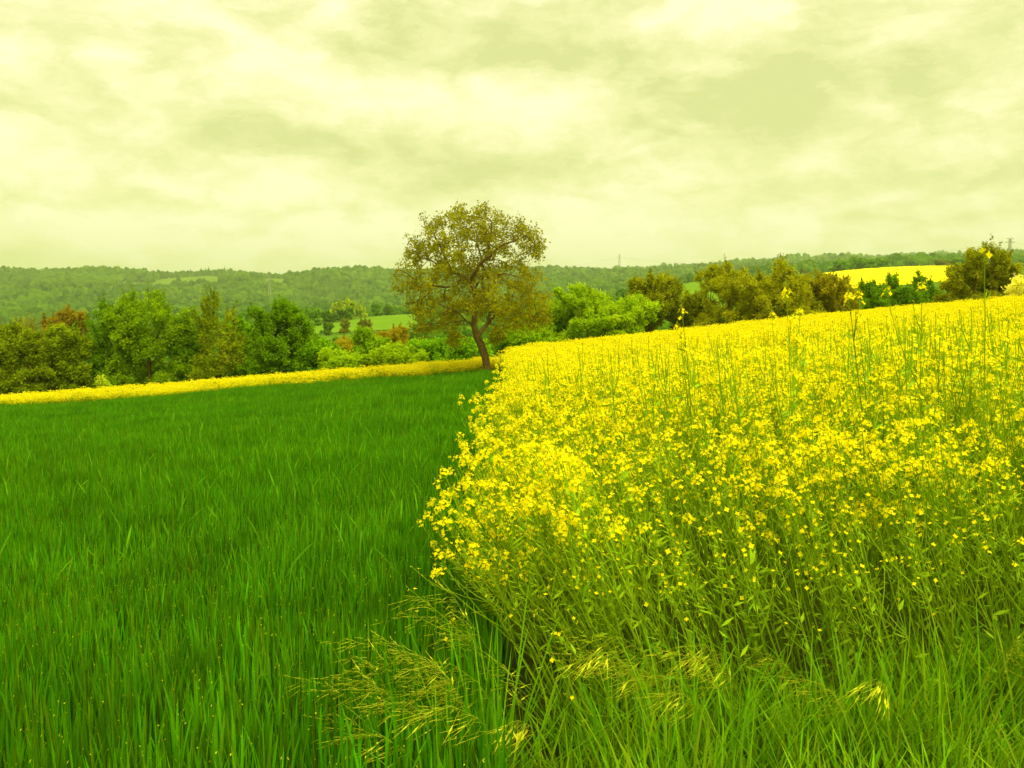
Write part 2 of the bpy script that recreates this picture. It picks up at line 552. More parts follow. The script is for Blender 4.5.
WHEAT = variants('wheat_tuft', [wheat_tile(100 + i) for i in range(4)] + [wheat_tile(110 + i, dry=.04, fleck=24) for i in range(4)])
pts = []
for yi in np.arange(1.3, 43.5, 1.0):
    half = .72 * yi + 5
    for xi in np.arange(-math.ceil(half), 1.0, 1.0):
        x = xi + R.uniform(-.08, .08); y = yi + R.uniform(-.08, .08)
        if y > wheat_edge_far(x) + .2: continue
        if x > rape_left(y) - .74: 
            if x > rape_left(y) + .24: continue
            x = rape_left(y) - .76
        pts.append((x, y))
pts = np.array(pts)
n = len(pts)
hs = 1.0 + .12 * np.sin(pts[:, 0] * .55 + 1.0) * np.sin(pts[:, 1] * .4) + R.normal(0, .04, n)
o = scatter('wheat', np.column_stack([pts, ground_z(pts[:, 0], pts[:, 1])]),
            np.column_stack([np.zeros(n), np.zeros(n), R.integers(0, 4, n) * np.pi / 2]),
            np.column_stack([np.ones(n), np.ones(n), hs]), np.where(pts[:, 1] < R.uniform(4, 9, n), R.integers(0, 4, n), R.integers(4, 8, n)), WHEAT)
tag(o, 'dense dark green young wheat crop filling the left half', 'wheat', kind='stuff')

# ---- rape plants
GREEN_STALK = np.array([.24, .385, .004])


def rape_plant(seed, H=1.32, heads=11, flowers=12, leafn=6, lush=1.0):
    """returns stalk Geo and flower Geo of one plant standing at the origin"""
    r = np.random.default_rng(seed)
    gs, gfs = Geo(), []
    bx, by = r.normal(0, .05, 2)
    ts = np.linspace(0, 1, 7)
    main = np.stack([bx * ts ** 2 + .012 * np.sin(ts * 7 + seed), by * ts ** 2 + .012 * np.cos(ts * 6 + seed), H * ts], 1)
    sc = GREEN_STALK * r.uniform(.8, 1.25)
    tube(gs, main, .0062 * (1 - ts * .70), sc)
    tips = [(main[-1], unit(main[-1] - main[-2]))]
    for k in range(heads - 1):
        t0 = r.uniform(.30, .88)
        p0 = np.array([np.interp(t0, ts, main[:, i]) for i in range(3)])
        a = r.uniform(0, 6.28)
        L = max(.10, (H * r.uniform(.74, 1.03) - p0[2]) * r.uniform(.8, 1.05))
        out_ = L * r.uniform(.22, .52)
        s = np.linspace(0, 1, 5)
        h = np.array([math.cos(a), math.sin(a), 0])
        br = p0 + h * (out_ * (1 - (1 - s) ** 1.8))[:, None] + np.array([0, 0, 1]) * (L * s)[:, None]
        tube(gs, br, .0032 * (1 - s * .55), sc)
        tips.append((br[-1], unit(br[-1] - br[-2])))
        if r.random() < .8:
            quads_at(gs, (p0 + h * .035 + [0, 0, -.005])[None], (h * .04 + [0, 0, .01])[None], np.array([[-h[1] * .009, h[0] * .009, .004]]), sc[None] * 1.1)
    # leaves along the stem, larger and drooping below
    for k in range(leafn):
        t0 = r.uniform(.10, .70)
        p0 = np.array([np.interp(t0, ts, main[:, i]) for i in range(3)])
        a = r.uniform(0, 6.28)
        h = np.array([math.cos(a), math.sin(a), 0]); sd = np.array([-h[1], h[0], 0])
        L = (.15 - .11 * t0) * r.uniform(.7, 1.3) * lush; wd = L * r.uniform(.12, .20)
        s = np.array([0, .3, .65, 1.0]); wv = np.array([.25, .8, 1, .05]) * wd / 2
        mid = p0 + h * (L * s)[:, None] + np.array([0, 0, 1]) * (L * (.45 * s - .8 * s * s))[:, None]
        fold = np.array([0, 0, .25])
        V = np.concatenate([mid - (sd + fold * -1) * wv[:, None], mid, mid + (sd + fold) * wv[:, None]])
        q = []
        for i in range(3):
            q += [(i, 4 + i, 5 + i, i + 1), (4 + i, 8 + i, 9 + i, 5 + i)]
        c = np.array([.11, .24, .003]) * r.uniform(.7, 1.4)
        gs.add(V, q, None, c)
    # racemes: open flowers round the upper stalk, buds at the tip, young pods below
    for (p, d) in tips:
        fc, fa, fb, fcol = [], [], [], []
        nf = max(1, int(flowers * r.uniform(.6, 1.3)))
        a0 = r.uniform(0, 6.28)
        sidea = unit(np.cross(d, [.3, .8, .5])); sideb = np.cross(d, sidea)
        for i in range(nf):
            t = i / nf
            ang = a0 + i * 2.4
            rad = .005 + .020 * math.sqrt(1 - t) * r.uniform(.6, 1.25)
            e = sidea * math.cos(ang) + sideb * math.sin(ang)
            c = p - d * (.036 * (1 - t) * r.uniform(.6, 1.3)) + e * rad
            gs.add(np.stack([c - e * rad - d * .012, c - e * rad - d * .009 + sideb * .0016, c]), None, [(0, 1, 2)], sc * 1.3)
            nrm = unit(e * .8 + d * r.uniform(.4, 1.3) + r.normal(0, .25, 3))
            u1 = unit(np.cross(nrm, [.21, .5, .84])); u2 = np.cross(nrm, u1)
            sz = r.uniform(.0055, .0075) * (1.05 - .35 * t)
            colr = np.array([.97, .84, .003]) * r.uniform(.92, 1.04)
            for j in range(4):
                w1 = u1 if j % 2 == 0 else u2
                w2 = u2 if j % 2 == 0 else u1
                sg = 1 if j < 2 else -1
                fc.append(c + w1 * sg * sz + nrm * .001); fa.append(w1 * sg * sz + nrm * sz * r.uniform(-.1, .45)); fb.append(w2 * sz * .85); fcol.append(colr)
        for i in range(5):
            ang = r.uniform(0, 6.28)
            e = sidea * math.cos(ang) + sideb * math.sin(ang)
            quads_at(gs, (p + d * .012 * r.random() + e * .005)[None], (d * .005 + e * .002)[None], (np.cross(d, e) * .0028)[None], np.array([[.32, .40, .01]]))
        for i in range(6):
            ang = r.uniform(0, 6.28)
            e = sidea * math.cos(ang) + sideb * math.sin(ang)
            b = p - d * r.uniform(.09, .26)
            quads_at(gs, (b + e * .022 + d * .012)[None], (e * .020 + d * .014)[None], (np.cross(d, e) * .0022)[None], sc[None] * 1.15)
        gf = Geo(); quads_at(gf, np.array(fc), np.array(fa), np.array(fb), np.array(fcol)); gfs.append(gf)
    return gs, gfs


def rape_one(seed, **kw):
    gs, gfs = rape_plant(seed, **kw)
    g = Geo(); g.merge(gs)
    for gf in gfs:
        gf.qm = [q * 0 + 1 for q in gf.qm]
        g.merge(gf)
    return g


def rotm(rx, ry, rz):
    cx, sx_, cy, sy_, cz, sz_ = math.cos(rx), math.sin(rx), math.cos(ry), math.sin(ry), math.cos(rz), math.sin(rz)
    X = np.array([[1, 0, 0], [0, cx, -sx_], [0, sx_, cx]]); Yx = np.array([[cy, 0, sy_], [0, 1, 0], [-sy_, 0, cy]]); Z = np.array([[cz, -sz_, 0], [sz_, cz, 0], [0, 0, 1]])
    return Z @ Yx @ X


SINGLE = [rape_one(300 + i, heads=8, flowers=13) for i in range(8)]
LUSH = [rape_one(360 + i, heads=17, flowers=15, leafn=4) for i in range(6)]
SPARSE = [rape_one(330 + i, heads=6, flowers=8, leafn=4, lush=.8) for i in range(4)] + [rape_one(340 + i, heads=7, flowers=2, leafn=4, lush=.8) for i in range(4)]
PODDED = [rape_one(350 + i, heads=5, flowers=2, leafn=2, lush=.6) for i in range(4)]
RAPE = variants('rape_stem', [g.mesh('rape_stem', [M_STALK, M_PETAL]) for g in SINGLE + SPARSE + PODDED])


def rape_tile(seed, n=34, src=None):
    r = np.random.default_rng(seed)
    g = Geo()
    for i in range(n):
        s = r.uniform(.80, 1.12)
        M = rotm(r.normal(0, .07), r.normal(-.04, .07), r.uniform(0, 6.28)) * s
        g.merge((src or LUSH)[r.integers(0, 6)], M, (r.uniform(-.52, .52), r.uniform(-.52, .52), -.04))
    return g.mesh('rape_clump', [M_STALK, M_PETAL])


CLUMP = variants('rape_clump', [rape_tile(400 + i) for i in range(5)] + [rape_tile(420 + i, 30, SINGLE) for i in range(4)])

# near part of the field: single plants, leaning outwards along its edges
pp, rr, ss, ii = [], [], [], []
for _ in range(6400):
    y = R.uniform(3.0, 12.0); x = R.uniform(-.3, 10.5)
    if x < rape_left(y) + R.uniform(-.06, .12) or y < rape_front(x) + R.uniform(-.15, .1): continue
    if x > .72 * y + 2.0: continue
    if R.random() > (.62 if y - rape_front(x) > 1.2 else .95): continue
    ex = x - rape_left(y); ey = y - rape_front(x)
    lean = .13 + .42 * math.exp(-ex / 1.1) * R.uniform(.55, 1.1) * (.45 + .55 * math.exp(-ey / 6)) + .12 * math.exp(-ey / 1.5)
    edge = min(ex, ey)
    sparse = ey < R.uniform(1.2, 7.5) and R.random() < (.97 if ey < 2 else .85)
    h = R.uniform(.88, 1.10) * (1 - .24 * math.exp(-ey / .9)) * (1 - .08 * math.exp(-ex / .3))
    a = math.pi + R.normal(0, .45)                      # mostly lodged towards the wheat
    tilt = lean * R.uniform(.6, 1.25) + abs(R.normal(0, .04))
    rr.append((tilt * -math.sin(a), tilt * math.cos(a), R.uniform(0, 6.28)))
    pp.append((x, y, float(ground_z(x, y)) - .02)); ss.append((h, h, h)); ii.append((R.integers(12, 16) if ey < R.uniform(.3, 2.6) else R.integers(8, 12)) if sparse else R.integers(0, 8))
for _ in range(62):                                       # the lodged edge plants, hanging out over the wheat
    y = R.uniform(3.55, 5.4); x = rape_left(y) + R.uniform(.06, .56)
    tilt = R.uniform(.26, .56) * (1 - .12 * (y - 3.5)); a = math.pi + R.normal(0, .35); h = R.uniform(.80, 1.02)
    rr.append((tilt * -math.sin(a), tilt * math.cos(a), R.uniform(0, 6.28)))
    pp.append((x, y, float(ground_z(x, y)) - .02)); ss.append((h, h, h)); ii.append(R.integers(0, 8) if R.random() < .55 else R.integers(8, 14))
for _ in range(34):                                       # a few fuller plants in the front rows on the right
    x = R.normal(1.62, .32); y = R.uniform(3.75, 4.5); a = math.pi + R.normal(0, .5); tilt = R.uniform(.1, .3); h = R.uniform(.84, .98)
    rr.append((tilt * -math.sin(a), tilt * math.cos(a), R.uniform(0, 6.28)))
    pp.append((x, y, float(ground_z(x, y)) - .02)); ss.append((h, h, h)); ii.append(R.integers(0, 8))
for _ in range(330):                                      # taller stems already past flowering, standing out as thin dark lines
    y = R.uniform(4.6, 10.5); x = R.uniform(.3, .62 * y)
    if R.random() > .25 + .75 * x / (.62 * y): continue
    a = math.pi + R.normal(0, .8); tilt = abs(R.normal(.09, .08)); h = R.uniform(1.10, 1.24)
    rr.append((tilt * -math.sin(a), tilt * math.cos(a), R.uniform(0, 6.28)))
    pp.append((x, y, float(ground_z(x, y)) - .02)); ss.append((h, h, h)); ii.append(R.integers(16, 20))
# turn (tilt about a horizontal axis) * (spin) into Euler angles
from mathutils import Matrix
eu = []
for (tx, ty, sz_) in rr:
    ang = math.hypot(tx, ty)
    ax = Vector((tx, ty, 0)).normalized()
    eu.append(tuple((Matrix.Rotation(ang, 3, ax) @ Matrix.Rotation(sz_, 3, 'Z')).to_euler()))
o = scatter('rapeseed_crop', pp, eu, ss, ii, RAPE)
tag(o, 'flowering rapeseed plants at the near corner of the yellow field', 'rapeseed', kind='stuff')

# the field behind, down to the crest and along the far edge of the wheat
pts = []
for yi in np.arange(11.0, 64, .95):
    for xi in np.arange(float(rape_left(yi)) + .52, .72 * yi + 7, .95):
        x = xi + R.uniform(-.1, .1); y = yi + R.uniform(-.1, .1)
        if (x < .74 * y + 2 and y < 11.6 and x < 10): continue
        if y > 47 + min(x, 16) * 1.0: continue
        pts.append((x, y))
for yi in np.arange(2.4, 11.5, .95):                    # to the right of the single plants, outside the picture
    for xi in np.arange(.72 * yi + 2.4, .72 * yi + 6, .95):
        if yi > rape_front(xi) + .4: pts.append((xi, yi))
pts = np.array(pts); n = len(pts)
sz = np.column_stack([np.full(n, 1.02), np.full(n, 1.02), R.uniform(.92, 1.10, n)])
lush = R.uniform(11, 21, n) < pts[:, 1]
o = scatter('rapeseed_field', np.column_stack([pts, ground_z(pts[:, 0], pts[:, 1])]),
            np.column_stack([np.zeros(n), np.zeros(n), R.integers(0, 4, n) * np.pi / 2]), sz, np.where(lush, R.integers(0, 5, n), R.integers(5, 9, n)), CLUMP)
tag(o, 'bright yellow rapeseed in full flower stretching back to the crest on the right', 'rapeseed', kind='stuff')

pts = []
for xi in np.arange(-42, 3.2, .9):
    for k in range(8):
        y0 = wheat_edge_far(xi) + .75 + k * .9
        pts.append((xi + R.uniform(-.1, .1), y0 + R.uniform(-.12, .12)))
pts = np.array(pts); n = len(pts)
sz = np.column_stack([np.ones(n), np.ones(n), .78 + .004 * np.clip(pts[:, 0], -25, 0) + R.uniform(-.06, .06, n)])
o = scatter('rapeseed_strip', np.column_stack([pts, ground_z(pts[:, 0], pts[:, 1]) - .10]),
            np.column_stack([np.zeros(n), np.zeros(n), R.integers(0, 4, n) * np.pi / 2]), sz, R.integers(0, 5, n), CLUMP)
tag(o, 'narrow yellow strip of rapeseed along the far end of the wheat', 'rapeseed', kind='stuff')

# ---- verge grass in the foreground
def grass_tile(seed, n=150, tall=.50, wide=.010, tint=(.155, .36, .002)):
    r = np.random.default_rng(seed)
    g = Geo()
    base = np.stack([r.normal(0, .11, n), r.normal(0, .11, n), np.full(n, -.04)], 1)
    L = tall * r.uniform(.45, 1.12, n)
    col = np.array(tint) * r.uniform(.6, 1.4, (n, 1)) * np.stack([r.uniform(.8, 1.6, n), np.ones(n), np.ones(n)], 1)
    blades(g, base, r.uniform(0, 6.28, n), r.uniform(0, .3, n), r.uniform(0, .45, n), L, wide * r.uniform(.5, 1.15, n), col, ts=(0, .3, .6, .85, 1))
    return g.mesh('grass_tuft', [M_GRASS])


GT = variants('grass_tuft', [grass_tile(500 + i) for i in range(4)] + [grass_tile(510 + i, 60, .42, .016) for i in range(2)])
pp, ss, ii, rz = [], [], [], []
for _ in range(330):
    x = R.uniform(-.35, 4.2); y = R.uniform(1.9, 3.6)
    if x < .0 and y > 3.2: continue
    fr = float(rape_front(x))
    if y > fr + .35: continue
    if x < .08 and R.random() < .75: continue
    if abs(x / y - .036) < .042 and y > 2.3: continue              # the bare gap between the crops
    if x > .72 * y + 1.2: continue
    h = R.choice([.55, .75, .9, 1.1, 1.35], p=[.25, .3, .25, .15, .05]) * R.uniform(.70, .98)
    pp.append((x, y, float(ground_z(x, y)))); ss.append((1, 1, h)); ii.append(R.integers(0, 6)); rz.append((R.normal(0, .05), R.normal(0, .05), R.uniform(0, 6.28)))
o = scatter('verge_grass', pp, rz, ss, ii, GT)
tag(o, 'fresh green long grass on the verge in front of the rapeseed', 'grass', kind='stuff')


# ------------------------------------------------------------------ grass tufts with drooping straw-coloured panicles
def brome(label, x, y, H, culms, droop_az, seed, spread=.10, spike=24, nb=45):
    r = np.random.default_rng(seed)
    root = bpy.data.objects.new('brome_grass_tuft', None)
    COL.objects.link(root)
    root.location = (x, y, float(ground_z(x, y)))
    tag(root, label, 'grass tuft', 'seeding grass tufts at the field corner')
    g, gh = Geo(), Geo()
    H *= 1.24
    base = np.stack([r.normal(0, spread * .6, nb), r.normal(0, spread * .6, nb), np.full(nb, -.03)], 1)
    col = np.array([.17, .40, .003]) * r.uniform(.7, 1.3, (nb, 1))
    blades(g, base, r.uniform(0, 6.28, nb), r.uniform(.05, .35, nb), r.uniform(0, .5, nb), H * r.uniform(.5, .95, nb), r.uniform(.005, .009, nb), col, ts=(0, .3, .6, .85, 1))
    for k in range(culms):
        gh = Geo()
        b = np.array([r.normal(0, spread), r.normal(0, spread), 0])
        a = droop_az + r.normal(0, .55)
        h = np.array([math.cos(a), math.sin(a), 0])
        L = H * r.uniform(.8, 1.15)
        s = np.linspace(0, 1, 8)
        st = b + h * (L * (.08 * s + .30 * s ** 3))[:, None] + np.array([0, 0, 1]) * (L * (s - .30 * s ** 4))[:, None]
        tube(g, st, .0016 * (1 - .5 * s), np.array([.16, .30, .006]))
        for j in range(spike):
            t = r.uniform(.62, 1.0)
            p = np.array([np.interp(t, s, st[:, i]) for i in range(3)])
            a2 = a + r.normal(0, .42)
            e = np.array([math.cos(a2), math.sin(a2), r.normal(-.02, .24)]); e = unit(e)
            Ls = r.uniform(.015, .06)
            q1 = p + e * Ls; q1[2] -= Ls * .25
            tube(gh, np.stack([p, (p + q1) / 2 + [0, 0, .006], q1]), (.0008, .0007, .0007), np.array([.38, .44, .010]))
            e2 = unit(e + np.array([0, 0, -.28]))
            ln = r.uniform(.018, .030)
            sd = unit(np.cross(e2, [.2, .3, .9]))
            quads_at(gh, (q1 + e2 * ln)[None], (e2 * ln)[None], (sd * .0034)[None], (np.array([.62, .64, .015]) * r.uniform(.75, 1.15))[None])
            aw = q1 + e2 * ln * 1.9
            tube(gh, np.stack([aw, aw + e2 * ln * 1.3 + sd * .003]), (.0010, .0005), np.array([.58, .60, .02]))
        gh.obj('seed_head', [M_GRASS], root)
    g.obj('blades', [M_GRASS], root)
    return root


brome('straw-coloured drooping brome grass tuft standing alone in the wheat, furthest left', -.20, 2.95, .62, 10, 3.0, 1)
brome('dense yellowish brome grass tuft between the lone straw tuft and the upright spikes', -.08, 2.85, .66, 10, 2.8, 2, .10, 24, 26)
brome('tall upright brome grass with pale split spikes beside the dark gap', -.03, 3.1, .84, 6, 2.2, 3, .05, 14, 16)
brome('brome grass arching left under the rapeseed edge, right of the dark gap', .62, 3.0, .62, 6, 2.9, 4)
brome('thin brome grass with spread reddish straws in front of the rapeseed stems', .80, 3.05, .60, 5, 3.0, 5)
brome('small straw-yellow brome grass at the bottom edge near the corner of the wheat', -.75, 2.15, .40, 5, 3.1, 6, .05, 12)
brome('straw brome grass leaning right in the verge at the far right edge', 1.62, 3.05, .62, 5, .3, 7)
brome('brome grass with short bent spikelets in the middle of the verge', 1.18, 3.05, .60, 3, 3.3, 8)

# ------------------------------------------------------------------ tall single rape plants that stand out of the field
def tall_rape(label, px, Y, top_py, seed, lean=0.0, kw=None):
    x = float(ur(px)) * Y
    z0 = float(ground_z(x, Y)) - .02
    top = CAMZ + float(zr(top_py)) * Y
    gs, gfs = rape_plant(seed, **(kw or dict(heads=6, flowers=9, leafn=5)))
    s = (top - z0) / 1.32
    root = bpy.data.objects.new('rapeseed_plant', None)
    COL.objects.link(root)
    x -= math.sin(lean) * (top - z0)                          # the foot stands back so that the leaning top keeps its place
    z0 = float(ground_z(x, Y)) - .02
    root.location = (x, Y, z0)
    root.rotation_euler = (0, lean, 0)
    root.scale = (1, 1, s)
    tag(root, label, 'rapeseed plant', 'tall rapeseed plants above the field')
    gs.obj('stalk', [M_STALK], root)
    for gf in gfs: gf.obj('flower_head', [M_PETAL], root)
    return root


tall_rape('tall thin rapeseed plant with few flowers above the left part of the crest', 688, 5.2, 308, 901, -.06)
tall_rape('tallest full-flowered rapeseed plant standing up against the brown shrubs', 785, 4.6, 289, 902, -.05, dict(heads=8, flowers=17, leafn=5))
tall_rape('slender rapeseed plant just right of the full-flowered one against the brown shrubs', 803, 5.4, 305, 903, .07)
tall_rape('rapeseed plant with spread flowers against the dark green bushes right of the brown thicket', 862, 4.5, 293, 905, -.10)
tall_rape('rapeseed plant with spaced blooms against the dark bushes below the far yellow field', 910, 4.6, 285, 906, -.09)
tall_rape('lone tall rapeseed stem with few blooms rising against the round olive bush', 975, 4.1, 249, 907, -.07, dict(heads=4, flowers=6, leafn=4))
tall_rape('yellow rapeseed plant against the white blossoming shrub at the right edge', 1020, 4.3, 277, 908)
tall_rape('leaning rapeseed plant reaching out furthest over the wheat', 494, 4.0, 478, 910, -.06, dict(heads=7, flowers=10, leafn=4))
tall_rape('upright rapeseed plant at the wheat boundary, well behind the leaning ones', 494, 7.0, 385, 912, -.04, dict(heads=8, flowers=15, leafn=6))


# ------------------------------------------------------------------ trees
def colonize(nodes, parents, A, di, dk, step, iters, rng, up=0.0):
    nodes = [np.asarray(p, float) for p in nodes]; parents = list(parents)
    A = np.asarray(A, float)
    N = np.array(nodes)
    D = np.linalg.norm(A[:, None] - N[None], axis=2)
    near = D.argmin(1); dist = D.min(1)
    alive = dist > dk
    kids = {}
    for _ in range(iters):
        act = alive & (dist < di)
        if not act.any():
            if alive.any() and di < 50: di *= 1.6; continue
            break
        idx = near[act]
        P = np.array(nodes)
        dirs = unit(A[act] - P[idx])
        acc = np.zeros((len(nodes), 3)); np.add.at(acc, idx, dirs)
        grow = np.unique(idx)
        new = []
        for k in grow:
            if kids.get(k, 0) > 3: continue
            d = acc[k]; d = d / (np.linalg.norm(d) + 1e-9) + rng.normal(0, .16, 3) + np.array([0, 0, up])
            p = nodes[k] + d / np.linalg.norm(d) * step
            kids[k] = kids.get(k, 0) + 1
            new.append(len(nodes)); nodes.append(p); parents.append(int(k))
        if not new: break
        NP = np.array([nodes[i] for i in new])
        D = np.linalg.norm(A[:, None] - NP[None], axis=2)
        j = D.argmin(1); dm = D[np.arange(len(A)), j]
        b = dm < dist
        near[b] = np.array(new)[j[b]]; dist[b] = dm[b]
        alive &= dist > dk
    return np.array(nodes), np.array(parents)


def branch_mesh(nodes, parents, r_tip, expo=2.3, base_flare=1.35, r_min=0.0, sides=6, rbase=None):
    n = len(nodes)
    w_ = np.zeros(n)
    ch = [[] for _ in range(n)]
    for i in range(1, n): ch[parents[i]].append(i)
    for i in range(n - 1, -1, -1):
        w_[i] = sum(w_[c] for c in ch[i]) if ch[i] else r_tip ** expo
    rad = w_ ** (1 / expo)
    if rbase is not None: 
        k = rbase / rad[0]
        rad = rad * (1 + (k - 1) * (rad / rad[0]) ** (.5 if k < 1 else 3))
    g = Geo()
    ang = np.arange(sides) / sides * 2 * np.pi
    ref = np.array([.43, .86, .27])

    def ring(p, d, r):
        a = np.cross(d, ref); a /= np.linalg.norm(a) + 1e-9; b = np.cross(d, a)
        return p + (a[None] * np.cos(ang)[:, None] + b[None] * np.sin(ang)[:, None]) * r
    V, Q = [], []
    start = {}
    for i in range(n):
        if i == 0: d = unit(nodes[ch[0][0]] - nodes[0]) if ch[0] else np.array([0, 0, 1.0])
        else:
            d = unit(nodes[i] - nodes[parents[i]])
            if ch[i]:
                m = max(ch[i], key=lambda c: rad[c]); d = unit(d + unit(nodes[m] - nodes[i]))
        rr_ = rad[i] * (base_flare if i == 0 else 1)
        start[i] = len(V) * sides
        V.append(ring(nodes[i], d, max(rr_, r_min)))
    for i in range(1, n):
        p = parents[i]
        m = max(ch[p], key=lambda c: rad[c])
        if m == i: s0 = start[p]
        else:
            s0 = len(V) * sides
            V.append(ring(nodes[p], unit(nodes[i] - nodes[p]), max(min(rad[i] * 1.15, rad[p]), r_min)))
        s1 = start[i]
        for k in range(sides):
            Q.append((s0 + k, s0 + (k + 1) % sides, s1 + (k + 1) % sides, s1 + k))
    g.add(np.concatenate(V), Q)
    return g, rad, ch


def leaf_cloud(g, nodes, rad, thresh, per, spread, size, cols, rng, droop=.2, aspect=.45):
    tips = np.where(rad < thresh)[0]
    cc, aa, bb, col = [], [], [], []
    n = len(tips) * per
    base = np.repeat(nodes[tips], per, 0)
    tone = np.repeat(rng.random(len(tips)), per)
    # soft patches of tone through the crown
    ph = rng.uniform(0, 6.28, 3)
    fld = .5 + .5 * np.sin(base[:, 0] * 1.7 + ph[0]) * np.sin(base[:, 2] * 1.9 + ph[1]) * np.sin(base[:, 1] * 1.6 + ph[2])
    tone = np.clip(.45 * tone + .35 * fld + .2 * rng.random(n), 0, 1)
    c = base + rng.normal(0, spread, (n, 3))
    a = rng.normal(0, 1, (n, 3)); a[:, 2] = a[:, 2] * .6 - droop; a = unit(a)
    b = unit(np.cross(a, rng.normal(0, 1, (n, 3))))
    s = size * rng.uniform(.6, 1.3, (n, 1))
    cols = np.array(cols, float) * np.array([1.65, 1.62, .5])
    k = tone * (len(cols) - 1); i = np.minimum(k.astype(int), len(cols) - 2); f = (k - i)[:, None]
    col = cols[i] * (1 - f) + cols[i + 1] * f
    col = col * rng.uniform(.85, 1.15, (n, 1))
    quads_at(g, c, a * s * .5, b * s * .5 * aspect * 1.6, col)


def lobes(rng, n, c, rx, rz, flat=1.0):
    """overlapping spheres that make up an uneven crown outline"""
    L = []
    for i in range(n):
        d = rng.normal(0, 1, 3); d = d / np.linalg.norm(d)
        k = rng.uniform(.35, .72)
        L.append((c + d * np.array([rx, rx, rz]) * k, rng.uniform(.34, .52)))
    L.append((np.asarray(c, float), .62))
    return L


def in_lobes(rng, L, rx, rz, n):
    P = []
    per = max(4, n // len(L))
    for (c, k) in L:
        d = unit(rng.normal(0, 1, (per, 3))) * (rng.random((per, 1)) ** .45)
        P.append(c + d * np.array([rx, rx, rz]) * k)
    return np.concatenate(P)


OLIVE = [(.11, .14, .002), (.20, .22, .003), (.31, .31, .004)]
BROWN = [(.16, .18, .002), (.25, .265, .003), (.35, .355, .005)]
DARK = [(.06, .14, .002), (.11, .215, .002), (.19, .31, .003)]
MIDG = [(.075, .18, .003), (.14, .29, .004), (.24, .39, .006)]
BRIGHT = [(.135, .24, .003), (.22, .335, .004), (.33, .42, .006)]
RUST = [(.14, .115, .003), (.20, .155, .004), (.24, .20, .006)]
WHITE = [(.26, .32, .04), (.56, .55, .26), (.78, .75, .44)]
PALE = [(.20, .30, .01), (.31, .40, .02), (.42, .46, .06)]


def tree(name, label, cat, px, Y, top, wpx, cols, seed, shape='round', low=.12, leaf=.14, n_attr=520, per=62, group=None, spread=None, gap=0.0, base_dy=0.0):
    rng = np.random.default_rng(seed)
    p = ground_pt(px, Y)
    H = CAMZ + float(zr(top)) * Y - p[2]
    Rx = wpx / F * Y / 2
    root = bpy.data.objects.new(name, None)
    COL.objects.link(root)
    root.location = p
    root.rotation_euler = (0, 0, 0)
    tag(root, label, cat, group)
    z0, z1 = H * low, H * .99
    c = np.array([0, 0, (z0 + z1) / 2]); rz_ = (z1 - z0) / 2
    if shape == 'round': L = lobes(rng, 9, c, Rx, rz_)
    elif shape == 'bush':
        L = lobes(rng, 10, c, Rx, rz_)
        for k in range(5):
            a = rng.uniform(0, 6.28); L.append((np.array([math.cos(a) * Rx * .55, math.sin(a) * Rx * .55, H * .22]), .38))
    elif shape == 'spiky':
        L = [(np.array([0, 0, H * .33]), .70)]
        for k in range(12):
            a = rng.uniform(0, 6.28); rr_ = Rx * rng.uniform(.4, .78); L.append((np.array([math.cos(a) * rr_, math.sin(a) * rr_, H * rng.uniform(.12, .55)]), .36))
        for k in range(7):
            a = rng.uniform(0, 6.28); rr_ = Rx * rng.uniform(.25, .62); L.append((np.array([math.cos(a) * rr_, math.sin(a) * rr_, H * rng.uniform(.48, .74)]), .34))
        for k in range(4):
            a = rng.uniform(0, 6.28); L.append((np.array([math.cos(a) * Rx * .34, math.sin(a) * Rx * .34, H * rng.uniform(.70, .86)]), .27))
        L.append((np.array([rng.normal(0, Rx * .08), 0, H * .86]), .2))
    else: L = lobes(rng, 6, c, Rx, rz_)
    A = in_lobes(rng, L, Rx, rz_ if shape != 'spiky' else H * .42, n_attr)
    A[:, 2] = np.clip(A[:, 2], .25, H * .995)
    step = max(.16, H / 26)
    if shape == 'bush':                                     # several stems from the ground
        nodes = [np.zeros(3), np.array([0, 0, .15])]; par = [-1, 0]
        for k in range(5):
            a = k * 1.26 + rng.uniform(-.4, .4)
            nodes.append(np.array([math.cos(a) * Rx * .12, math.sin(a) * Rx * .12, H * .12])); par.append(1)
    else:
        m = max(3, int(H * .45 / step))
        nodes = [np.array([.06 * math.sin(i * .7 + seed) * i / m, .06 * math.cos(i * .9 + seed) * i / m, H * .45 * i / m]) for i in range(m + 1)]
        par = list(range(-1, m))
    nodes, par = colonize(nodes, par, A, H * .30, step * 1.15, step, 80, rng, up=.10 if shape == 'spiky' else .03)
    g, rad, ch = branch_mesh(nodes, par, .011 if Y < 200 else .03, sides=5, rbase=max(.05, H * .022))
    g.obj('trunk', [M_BARK], root, smooth=True)
    gl = Geo()
    th = np.quantile(rad, .80)
    leaf_cloud(gl, nodes, rad, th + 1e-9, per, spread or max(.12, step * .55), leaf, cols, rng)
    # long shoots standing out of the crown
    hi = np.where((nodes[:, 2] > H * .55) & (rad <= np.quantile(rad, .5)))[0]
    if len(hi) and shape in ('spiky', 'round', 'bush'):
        for k in rng.choice(hi, min(len(hi), 60)):
            d = unit(nodes[k] - c + np.array([0, 0, Rx * (1.3 if shape == 'spiky' else .5)])); ln = H * rng.uniform(.05, .14)
            m = 22
            t = rng.random((m, 1))
            pp_ = nodes[k] + d * ln * t + rng.normal(0, leaf * .28, (m, 3))
            a = unit(rng.normal(0, 1, (m, 3)) + d); b = unit(np.cross(a, rng.normal(0, 1, (m, 3))))
            quads_at(gl, pp_, a * leaf * .45, b * leaf * .28, np.array(cols[1]) * rng.uniform(.8, 1.3, (m, 1)))
    gl.obj('crown', [M_LEAF], root)
    return root


